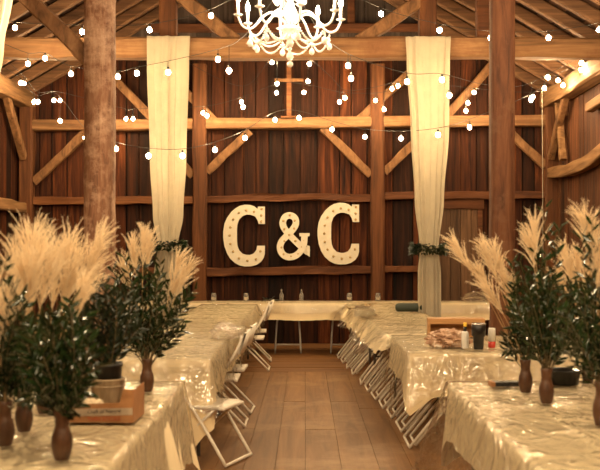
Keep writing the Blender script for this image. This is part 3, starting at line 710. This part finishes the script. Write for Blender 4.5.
vD, h = vase(44, 413, 'wooden vase behind the front left vase, half hidden', 1.05)
bouquet(vD, h, 'tall cream plume bouquet rising in front of the whitewashed post', 34, fan(rq, 60, 350, 45, 50, 14), [(62,240,.05,.5,.1,.1),(72,236,.05,.5,.1,.2),(82,252,0,.5,.1,.3),(110,222,.1,.5,.085,.35),(104,232,0,.5,.085,.3),(96,260,.05,.5,.09,.3),(70,262,-.1,.5,.1,.1),(55,256,0,.5,.1,-.2),(90,276,.05,.45,.08,.3)])
vE, h = vase(147, 391, 'wooden vase alone on the far right corner of the left table', 1.05)
bouquet(vE, h, 'greenery with small plumes in the lone vase at the left table corner', 35, fan(rq, 145, 318, 46, 58, 20, .2, -.2, 3.3)+[(160,262,0),(125,258,0),(112,268,.1),(188,296,0),(195,290,-.1),(183,330,0),(100,300,0),(150,285,0)], [(133,242,.05,.36,.075,.3),(122,262,.1,.36,.075,.2),(145,232,0,.33,.07,.1),(150,236,.05,.33,.07,.4),(180,254,0,.42,.07,.6),(190,262,-.05,.42,.07,.6),(182,276,.05,.4,.065,.6)], nl=28)
vF, h = vase(525.5, 392, 'wooden vase beside the thin black case on the right table', 1.05)
bouquet(vF, h, 'greenery with plumes leaning left over the tumbler', 36, fan(rq, 531, 315, 29, 62, 17, .2, -.2, 3.3)+[(508,335,0),(512,262,0),(504,350,-.05)], [(451,240,0,.34,.075,-.1),(481,240,.05,.4,.07,-.2),(476,266,0,.4,.07,-.2),(498,262,.1,.42,.067,.1),(484,286,-.05,.45,.07,.1),(510,282,.05,.4,.07,.2),(494,246,.1,.36,.07,.2)])
vG, h = vase(546.5, 403, 'wooden vase second from the aisle on the right table, nearer than its neighbour', 1.05)
bouquet(vG, h, 'tall bouquet with one upright plume and a leafy spire on the right', 37, fan(rq, 552, 325, 44, 62, 20, .2, -.2, 3.3)+[(545,208,.05),(550,236,0),(536,248,.05),(556,232,.1),(560,226,.1),(542,262,-.05),(530,290,0)], [(534,220,.05,.3,.075,0),(528,236,.1,.3,.07,-.1)])
vH, h = vase(602, 425, 'wooden vase cut by the right edge of the picture', 1.15)
bouquet(vH, h, 'plume bouquet at the right edge of the picture', 38, fan(rq, 590, 340, 42, 70, 17, .2)+[(592,220,.05),(598,240,0),(582,235,.05)], [(583,214,.1,.3,.075,-.1),(591,222,.1,.3,.07,.1),(598,250,0,.4,.067,.1),(604,232,0,.35,.067,.1)])
vI, h = vase(588, 383, 'small wooden vase at the back of the right table beside the black tub', 1.0)
bouquet(vI, h, 'plume bouquet at the back of the right table behind the black tub', 39, fan(rq, 578, 318, 36, 52, 16), [(562,244,0,.4,.07,-.2),(568,258,-.05,.42,.07,-.1),(576,250,.05,.4,.07,.2),(584,268,0,.42,.067,.2),(556,272,0,.4,.067,-.3)])

# ------------------------------------------------------------------ things on the near left table
ZT = TH+.02
tc = Vector((-.925, 4.56, ZT)); tr = empty('cardboard_tray', tc, math.radians(-2), 'orange cardboard tray with printed front holding a bucket', 'box')
w2, d2 = .152, .125
MB().box((0,0,.003), (2*w2, 2*d2, .006)).build('tray_base', M['card_in'], tr)
MB().prism([(-w2,0),(w2,0),(w2,.15),(w2-.045,.15),(w2-.06,.09),(-w2+.0,.082)], -d2-.004, -d2).build('front_panel', M['card'], tr)
o = MB().prism([(-w2+.001,.028),(w2-.001,.036),(w2-.001,.068),(-w2+.001,.06)], -d2-.0055, -d2-.004).build('printed_stripe', M['card_grey'], tr); o['label'] = 'greyish printed stripe on the tray front'
MB().box((0,d2,.045), (2*w2,.004,.09)).build('back_panel', M['card'], tr)
for s in (-1, 1): MB().box((s*w2,0,.045 if s < 0 else .075), (.004,2*d2,.09 if s < 0 else .15)).build('side_panel', M['card'], tr)
def text(s_, size, loc, rot, mat, parent, shear=0, name='lettering'):
    cu = bpy.data.curves.new(name, 'FONT'); cu.body = s_; cu.size = size; cu.align_x = 'CENTER'; cu.extrude = .0004; cu.shear = shear; cu.materials.append(mat)
    o = bpy.data.objects.new(name, cu); COL.objects.link(o)
    dg = bpy.context.evaluated_depsgraph_get(); me = bpy.data.meshes.new_from_object(o.evaluated_get(dg)); me.materials.clear(); me.materials.append(mat)
    bpy.data.objects.remove(o); o = link_mesh(name, me, parent, loc, rot); return o
text('Craft of Nature', .024, (.02, -d2-.0062, .044), (PI/2, -.03, 0), M['ink'], tr, .25)
text('THIN STICKS', .026, (.02, -d2-.0052, .009), (PI/2, -.03, 0), M['ink_red'], tr)
def crumple(name, c, rx, ry, rz, mat, label, cat, seed, n=26, rough=.35):
    b = MB(); vs = []
    for j in range(n+1):
        for i in range(n):
            a = 2*PI*i/n; t = PI*j/n; v = Vector((math.sin(t)*math.cos(a), math.sin(t)*math.sin(a), math.cos(t)))
            k = 1+rough*mnoise.noise(v*3+Vector((seed,0,0)))+rough*.7*abs(mnoise.noise(v*7+Vector((0,seed,0))))
            vs.append((rx*v.x*k, ry*v.y*k, max(0, rz*(v.z*k+.72))))
    fs = [(j*n+i, j*n+(i+1) % n, (j+1)*n+(i+1) % n, (j+1)*n+i) for j in range(n) for i in range(n)]
    o = b.add(vs, fs).build(name, mat, None, (0,0,0)); o.location = c; return tag(o, label, cat)
crumple('crumpled_paper', tc+Vector((-.06,-.07,.01)), .07, .035, .05, M['paper'], 'pale crumpled paper in the front of the cardboard tray', 'paper', 3)
bk = tc+Vector((-.0,.03,.008)); br = empty('bucket', bk, 0, 'small grey metal bucket standing in the cardboard tray', 'bucket')
MB().lathe([(.001,0),(.062,0),(.064,.003),(.08,.165),(.083,.168),(.083,.174),(.076,.174),(.06,.008),(.001,.008)], n=28).build('body', M['zinc'], br, (0,0,0), True)
MB().tube([(.081*math.cos(a/20*2*PI), .081*math.sin(a/20*2*PI), .14) for a in range(21)], .003, 6, False).build('band', M['zinc'], br)
pk = bk+Vector((0,0,.012))
o = MB().lathe([(.001,0),(.052,0),(.068,.215),(.072,.218),(.072,.235),(.066,.235),(.05,.18),(.001,.175)], n=28).build('plant_pot', M['black'], None, (0,0,0), True); o.location = pk; tag(o, 'black pot of greenery standing inside the metal bucket', 'pot')
bouquet(pk, .21, 'dark greenery growing from the black pot in the bucket', 40, fan(rq, 108, 330, 34, 50, 22, .2, -.1, 3.3), [], mat='leaf2')

# ------------------------------------------------------------------ things on the near right table
c = P(505, 389, 5.62); cs = empty('slim_case', (c.x, 5.62, ZT), math.radians(4), 'thin black case with brown end lying beside a right-table vase', 'case')
MB().box((.01,0,.013), (.15,.075,.026)).build('case_body', M['black'], cs); o = MB().box((-.077,0,.013), (.024,.075,.026)).build('case_end', M['card'], cs); o['label'] = 'brown end of the case'
c = P(567, 382, 5.62); o = MB().lathe([(.001,0),(.085,0),(.098,.075),(.105,.08),(.1,.085),(.09,.08),(.08,.01),(.001,.008)], n=28).build('tub', M['black'], None, (0,0,0), True)
o.location = (c.x, 5.7, ZT); tag(o, 'black plastic tub at the back of the right table between vases', 'tub')

# ------------------------------------------------------------------ things at the right row end
c = P(479, 354, 7.62); t = empty('tumbler', (c.x, 7.64, ZT), 0, 'tall black insulated tumbler with steel rim beside the white bottle', 'tumbler')
MB().lathe([(.001,0),(.036,0),(.038,.004),(.043,.1),(.053,.105),(.056,.19),(.054,.192),(.001,.19)], n=28).build('body', M['black'], t, (0,0,0), True)
MB().lathe([(.054,.192),(.056,.194),(.056,.203),(.05,.205),(.046,.196)], n=28).build('rim', M['steel'], t, (0,0,0), True)
MB().lathe([(.001,.196),(.047,.196),(.045,.2),(.001,.2)], n=24).build('lid', M['glass'], t, (0,0,0), True)
c = P(465.5, 352, 7.7); t = empty('bottle', (c.x, 7.72, ZT), 0, 'white bottle with dark neck and yellow cap', 'bottle')
MB().lathe([(.001,0),(.027,0),(.029,.004),(.029,.115),(.02,.135),(.001,.136)], n=24).build('body', M['white'], t, (0,0,0), True)
MB().lathe([(.0135,.132),(.0125,.172),(.001,.173)], n=18).build('neck', M['black'], t, (0,0,0), True)
MB().lathe([(.014,.171),(.0145,.174),(.0145,.2),(.012,.203),(.001,.203)], n=18).build('cap', M['yellow'], t, (0,0,0), True)
c = P(492, 352, 7.75); t = empty('drink_can', (c.x, 7.76, ZT), 0, 'slim white and red drink can right of the black tumbler', 'can')
MB().lathe([(.001,0),(.024,0),(.029,.01),(.029,.052)], n=24).build('lower_body', M['red'], t, (0,0,0), True)
MB().lathe([(.029,.052),(.029,.145),(.025,.157)], n=24).build('upper_body', M['white'], t, (0,0,0), True)
MB().lathe([(.025,.157),(.026,.16),(.023,.16),(.001,.156)], n=24).build('can_top', M['steel'], t, (0,0,0), True)
c = P(448, 351, 7.85); crumple('crumpled_wrapping', (c.x, 7.86, ZT), .155, .08, .075, M['paper_brown'], 'crumpled brown and white patterned wrap left of the bottle', 'wrapping', 8, 34, .45)
c = P(456, 336, 8.75); cr = empty('crate', (c.x, 8.78, ZT), math.radians(-2), 'low open-fronted wooden crate behind the crumpled wrap', 'crate')
MB().box((0,0,.155), (.5,.17,.016)).box((0,-.078,.132), (.5,.016,.035)).build('crate_top', M['crate'], cr)
MB().box((0,0,.006), (.47,.17,.012)).build('crate_bottom', M['crate'], cr); MB().box((0,.08,.075), (.47,.012,.13)).build('crate_back', M['crate'], cr)
for s in (-1, 1): MB().box((s*.24,0,.075), (.018,.17,.145)).build('crate_side', M['crate'], cr)
c = P(409.5, 313, 12.1); g = MB().tube([(-.165,0,.055),(-.158,0,.055),(-.13,0,.055),(.13,0,.055),(.158,0,.055),(.165,0,.055)], [.012,.04,.053,.053,.04,.012], 20).build('case', M['green_case'], None, (0,0,0), True)
g.location = (c.x-.01, 12.1, ZT+.002); tag(g, 'dark green pill-shaped case on the right row before the drape', 'case')
crumple('bunched_plastic', (P(478,303,14.4).x, 14.45, ZT), .19, .12, .075, M['film'], 'bunched clear plastic on the right end of the head table', 'plastic sheet', 17, 34, .5)
crumple('bunched_plastic', (-.69, 8.7, ZT-.01), .13, .2, .07, M['film'], 'bunched clear plastic on the aisle edge of the left row', 'plastic sheet', 27, 34, .6)
crumple('bunched_plastic', (.70, 11.6, ZT-.01), .1, .5, .06, M['film'], 'bunched clear plastic on the aisle edge of the right row', 'plastic sheet', 37, 40, .6)
# glassware along the head table
jar_me = MB().lathe([(.001,0),(.036,0),(.04,.006),(.04,.085),(.033,.1),(.033,.118),(.03,.118),(.03,.1),(.037,.083),(.036,.008),(.001,.006)], n=20).mesh('glass_jar', M['glass'], smooth=True)
for px, lab in ((213.6, 'leftmost on the head table'), (246, 'below the left letter on the head table'), (349.5, 'below the right letter on the head table'), (378, 'rightmost on the head table')):
    o = link_mesh('glass_jar', jar_me); o.location = (P(px,302,14.6).x, 14.62, ZT); tag(o, 'clear glass jar, '+lab, 'jar')
bot_me = MB().lathe([(.001,0),(.03,0),(.032,.005),(.032,.09),(.013,.12),(.012,.16),(.015,.162),(.015,.172),(.001,.172)], n=20).mesh('glass_bottle', M['glass'], smooth=True)
for px, lab in ((281.5, 'left'), (301.5, 'right')):
    o = link_mesh('glass_bottle', bot_me); o.location = (P(px,302,14.7).x, 14.7, ZT); tag(o, 'small clear bottle, %s of two below the ampersand' % lab, 'bottle')
def sprig(c, L, label, seed, mat, lift=.0):
    rnd = random.Random(seed); c = Vector(c); root = empty('sprig', c, 0, label, 'sprig')
    pts = spline([c+Vector((-L/2,0,.01)), c+Vector((-.05,-.02,.03)), c+Vector((.05,.0,.02)), c+Vector((L/2,-.03,.012+lift))], 5)
    MB().tube(pts, .005, 5).build('twig', M['stem'], root, c); b = MB()
    for i in range(14):
        p = pts[rnd.randrange(len(pts))]; b.leaf(p, (rnd.uniform(-1,1), rnd.uniform(-1,.3), rnd.uniform(0,.6)), (0,0,1), .085, .04)
    b.build('leaves', mat, root, c)
sprig((P(270,304,14.2).x, 14.22, ZT+.01), .24, 'dark leafy sprig on the front of the head table', 5, M['leaf2'])
sprig((P(354,312,12.5).x+.09, 12.5, ZT), .3, 'brown twig on the right row edge near the head table', 6, M['reed'], .06)

# ------------------------------------------------------------------ string lights
bulb_me = MB().ball((0,0,-.060), .026, 10, 8, 1.15).mesh('bulb', M['bulb'], smooth=True)
sock_me = MB().lathe([(.001,-.036),(.014,-.034),(.014,0),(.006,.004),(.001,.004)], n=8).mesh('socket', M['cord'], smooth=True)
def string(pts, label, bulbs):
    # pts: wire points (px,py,d); bulbs: (px,py) seen bulbs, hung from the wire where it passes above them
    W = [P(*q) for q in pts]; path = spline(W, 8); c = path[0]; root = empty('string_lights', c, 0, label, 'string lights')
    wire = MB().tube(path, .0034, 5)
    for (px, py) in bulbs:
        best = None
        for a, b_ in zip(path[:-1], path[1:]):
            for k in range(4):
                p = a.lerp(b_, k/4); sx = VX+F*p.x/p.y
                if best is None or abs(sx-px) < best[0]: best = (abs(sx-px), p)
        p = best[1]; q = P(px, py, p.y); q.z += .062
        if (q-p).length > .02: wire.tube([p, q], .003, 4)
        bo = link_mesh('bulb', bulb_me, root, q-c); link_mesh('socket', sock_me, bo)
    wire.build('wire', M['cord'], root, c)
string([(-14,14,11),(15,22,11),(82,25,11),(149,24,11),(211,9,10.9),(262,-22,10),(289,-60,7.9)], 'string lights high across the upper left, wired to the chandelier', [(15,28),(82,32),(149.5,30),(211,16)])
string([(290,-60,7.9),(330,-20,10),(381,8,10.9),(440,24,11),(490,31,11),(548,31,11),(599,23,11),(618,18,11)], 'string lights high across the upper right, wired to the chandelier', [(381,14),(439.5,30.5),(490.5,38),(548.5,38),(599,30)])
string([(288,-20,7.7),(244,36,9.5),(218,49,10.6),(168,61,11.2),(137,67,11.2),(118,71,11.3),(71,66,11.4),(45,53,11.5),(28,53,11.5),(0,42,11.5)], 'string lights crossing the left drape toward the left wall', [(218,59.5),(168,72.5),(137,73.5),(118,77),(71,74),(45,58.5),(28,64),(229,71)])
string([(290,-20,7.7),(322,34,9.5),(353,56,10.8),(407,73,11.2),(442,74,11.3),(482,84,12.2),(520,86,12.6),(548,74,13),(581,56,13.4),(604,40,13.5)], 'string lights crossing the right drape toward the right wall', [(348,66),(351,78.5),(407,82),(442,80),(449.5,95.5),(544.5,88.5),(548,77.5),(581.5,63),(531.5,98)])
string([(2,66,13.2),(20,78,13.4),(36,95,13.8),(57,94,14.2),(85,128,13),(116,142,11.7),(148,148,11.3),(182,149,11.3),(215,142,12),(245,130,13),(275,112,13.6),(299,111,13.8),(332,121,13.9),(365,129,13.9),(401,131,12.8),(438,128,11.4),(470,119,12.6),(531,94,13.6),(558,74,13.8),(584,62,13.2)], 'lowest string lights, sagging below the wall beam', [(20.5,83),(34,102),(54,100.5),(60,121),(85,138),(116,149),(148.5,156),(182.5,156),(215,150),(245,138),(275,120),(299,118),(332,129.5),(365,137),(401,138.5),(438,135),(469.5,127.5),(531,100),(558,80.5)])
string([(8,62,13.4),(24,76,13.6),(38,92,14),(60,92,14.6),(126,109,15.2),(133,109,15.2),(205,106,15.2),(242,97,15.2),(277,84,15.2),(304,84,15.2),(341,92,15.2),(375,93,15.2),(395,90,15.2),(449,86,15.2),(470,88,15.2),(533,92,14.6),(563,79,14),(582,62,13.2)], 'string lights running just in front of the upper back wall', [(24,83.5),(38,102),(60,100.5),(126,119),(133,119),(203,113),(207,116),(241.5,102),(276.5,93),(304,92.5),(339.5,102),(375.5,100.5),(384,109.5),(474,92.5),(468,103),(466,111),(533,97),(563,85.5),(581,70)])
string([(190,64,14.4),(243,86,14.4),(272,58,14.4),(290,57,14.4),(309,59,14.4),(330,76,14.4),(345,90,14.4),(370,88,14.4),(392,83,14.4),(420,78,14.4),(437,80,14.4)], 'short string lights beside the wooden cross, under the chandelier', [(243,107),(272,62.5),(277,84),(308,81.5),(309.5,64),(345,98),(392,89),(398,86)])
cw = P(542, 88, 14.6); MB().tube([cw, P(542.5, 150, 14.6), P(543, 262, 14.6)], .006, 5).build('white_cord', M['cord_white'], None, cw)
tag(bpy.data.objects['white_cord'], 'thin white cord hanging from the string lights by the right wall', 'cord')

# ------------------------------------------------------------------ chandelier
CD = 7.5; cz = P(290, 30, CD).z; CX = P(290, 0, CD).x
ch = empty('chandelier', (CX, CD, cz), 0, 'white candle chandelier with bead swags hanging from the roof', 'chandelier')
MB().lathe([(.001,-.13),(.02,-.125),(.03,-.1),(.02,-.075),(.035,-.065),(.05,-.05),(.03,-.03),(.07,-.01),(.085,.012),(.08,.02),(.035,.025),(.03,.06),(.05,.1),(.055,.14),(.035,.18),(.025,.22),(.045,.26),(.05,.3),(.03,.34),(.02,.4),(.03,.44),(.045,.47),(.02,.5),(.001,.51)], n=24).build('column', M['chand'], ch, (0,0,0), True)
hz = RZ-.32-cz
ringp = []
b = MB(); z = .5; k = 0
while z < hz:
    b.tube([(.013*math.cos(a/8*2*PI)*(1 if k % 2 else .1), .013*math.cos(a/8*2*PI)*(.1 if k % 2 else 1), z+.02+.024*math.sin(a/8*2*PI)) for a in range(9)], .0028, 5, False); z += .04; k += 1
b.build('chain', M['chand'], ch, (0,0,0), True)
MB().lathe([(.001,0),(.06,0),(.055,.015),(.02,.025),(.001,.03)], n=20).build('ceiling_cap', M['chand'], ch).location = (0,0,hz)
def drop(mb, c, s=1.0):
    c = Vector(c); mb.lathe([(.001,-.055*s),(.012*s,-.05*s),(.019*s,-.034*s),(.016*s,-.02*s),(.004*s,-.004*s),(.001,0)], c, 8)
arm_r = .40; lows = []
for i in range(8):
    a = math.radians(12+45*i); u = Vector((math.cos(a), math.sin(a), 0))
    pts = spline([u*.03+Vector((0,0,.04)), u*.09+Vector((0,0,.11)), u*.15+Vector((0,0,.125)), u*.21+Vector((0,0,.09)), u*.27+Vector((0,0,.02)), u*.32+Vector((0,0,-.005)), u*.37+Vector((0,0,.02)), u*arm_r+Vector((0,0,.085))], 4)
    ar = MB().tube(pts, .009, 8).build('arm', M['chand'], ch, (0,0,0), True)
    e = u*arm_r+Vector((0,0,.085))
    MB().lathe([(.001,0),(.012,0),(.035,.012),(.036,.016),(.012,.014),(.011,.02),(.011,.115),(.001,.116)], e, 14).build('candle', M['chand'], ar, (0,0,0), True)
    MB().lathe([(.001,.112),(.008,.113),(.0155,.135),(.013,.155),(.004,.18),(.001,.186)], e, 10).build('flame_bulb', M['flame'], ar, (0,0,0), True)
    low = u*.31+Vector((0,0,-.012)); lows.append(low)
    m = MB(); m.tube([low, low-Vector((0,0,.05))], .002, 4); m.ball(low-Vector((0,0,.055)), .01, 8, 6); drop(m, low-Vector((0,0,.065)), 1.2); m.build('crystal_drop', M['crystal'], ar, (0,0,0), True)
for i in range(8):
    p, q = lows[i]-Vector((0,0,.02)), Vector((.05*math.cos(math.radians(12+45*i)), .05*math.sin(math.radians(12+45*i)), -.04))
    q2 = lows[(i+1) % 8]-Vector((0,0,.02)); m = MB()
    for (A, B, sg, n) in ((p, q, .07, 18), (p, q2, .10, 18)):
        for k in range(n+1):
            t = k/n; c_ = A.lerp(B, t)-Vector((0,0,sg*4*t*(1-t))); m.ball(c_, .0088, 6, 4)
    m.build('bead_swag', M['chand'], ch, (0,0,0), True)
m = MB(); m.ball((0,0,-.145), .015, 8, 6); drop(m, (0,0,-.155), 1.5); m.ball((.0,0,-.262), .024, 10, 8); m.build('crystal_drop', M['crystal'], ch, (0,0,0), True)
m = MB()
for i in range(10):
    a = 2*PI*i/10+.2; m.tube([(.03*math.cos(a), .03*math.sin(a), .36), (.11*math.cos(a), .11*math.sin(a), .35)], .004, 5); drop(m, (.11*math.cos(a), .11*math.sin(a), .345), 1.5); drop(m, (.11*math.cos(a), .11*math.sin(a), .26), 1.2)
m.build('upper_crystal_tier', M['crystal'], ch, (0,0,0), True)

# ------------------------------------------------------------------ lights that hang above and behind the photographer (same bulbs), camera, render look
for i, (X, Y) in enumerate([(-2.6,1.0),(-.9,.2),(.9,.2),(2.6,1.0),(-3.2,4.2),(3.0,4.2),(-2.9,7.6),(2.7,7.6),(0,3.0)]):
    l = bpy.data.lights.new('overhead_bulbs', 'POINT'); l.energy = 145; l.color = (1.0,.73,.42); l.shadow_soft_size = .05
    o = bpy.data.objects.new('overhead_bulbs', l); COL.objects.link(o); o.location = (X, Y, 3.55)
w = bpy.data.worlds.new('night'); S.world = w; w.use_nodes = True
w.node_tree.nodes['Background'].inputs[0].default_value = (.9,.7,.5,1); w.node_tree.nodes['Background'].inputs[1].default_value = .006
cam = bpy.data.cameras.new('camera'); co = bpy.data.objects.new('camera', cam); COL.objects.link(co); S.camera = co
co.location = (0,0,H); co.rotation_euler = (PI/2,0,0); cam.sensor_width = 36; cam.lens = 36*F/600; cam.shift_x = -(VX-300)/600; cam.shift_y = (VY-235)/600
cam.clip_start = .05; cam.dof.use_dof = True; cam.dof.focus_distance = 12.5; cam.dof.aperture_fstop = 4.0
vs = S.view_settings; vs.view_transform = 'Standard'; vs.look = 'None'; vs.gamma = 1; vs.use_curve_mapping = False; vs.exposure = 0.55
S.cycles.use_denoising = True; S.cycles.max_bounces = 8; S.cycles.transparent_max_bounces = 12; S.cycles.sample_clamp_indirect = 6; S.cycles.caustics_reflective = False; S.cycles.caustics_refractive = False
GROUPS = {'vase': 'turned wooden vases on the near tables', 'bouquet': 'bouquets of greenery and plumes', 'glass_jar': 'glass jars on the head table', 'glass_bottle': 'clear bottles on the head table',
          'string_lights': 'strings of bulbs across the barn', 'drape': 'cream drapes', 'garland': 'leafy drape ties', 'tablecloth': 'cream tablecloths', 'plastic_sheet': 'clear plastic table covers', 'letter_c': 'marquee letters', 'ampersand': 'marquee letters'}
for o in list(S.objects):
    if o.parent is None and 'label' in o:
        k = o.name.split('.')[0]
        if k in GROUPS: o['group'] = GROUPS[k]
        elif k == 'folding_chair': o['group'] = 'folded chairs leaning under the right row' if 'leaning' in o['label'] else 'open folding chairs along the left row'
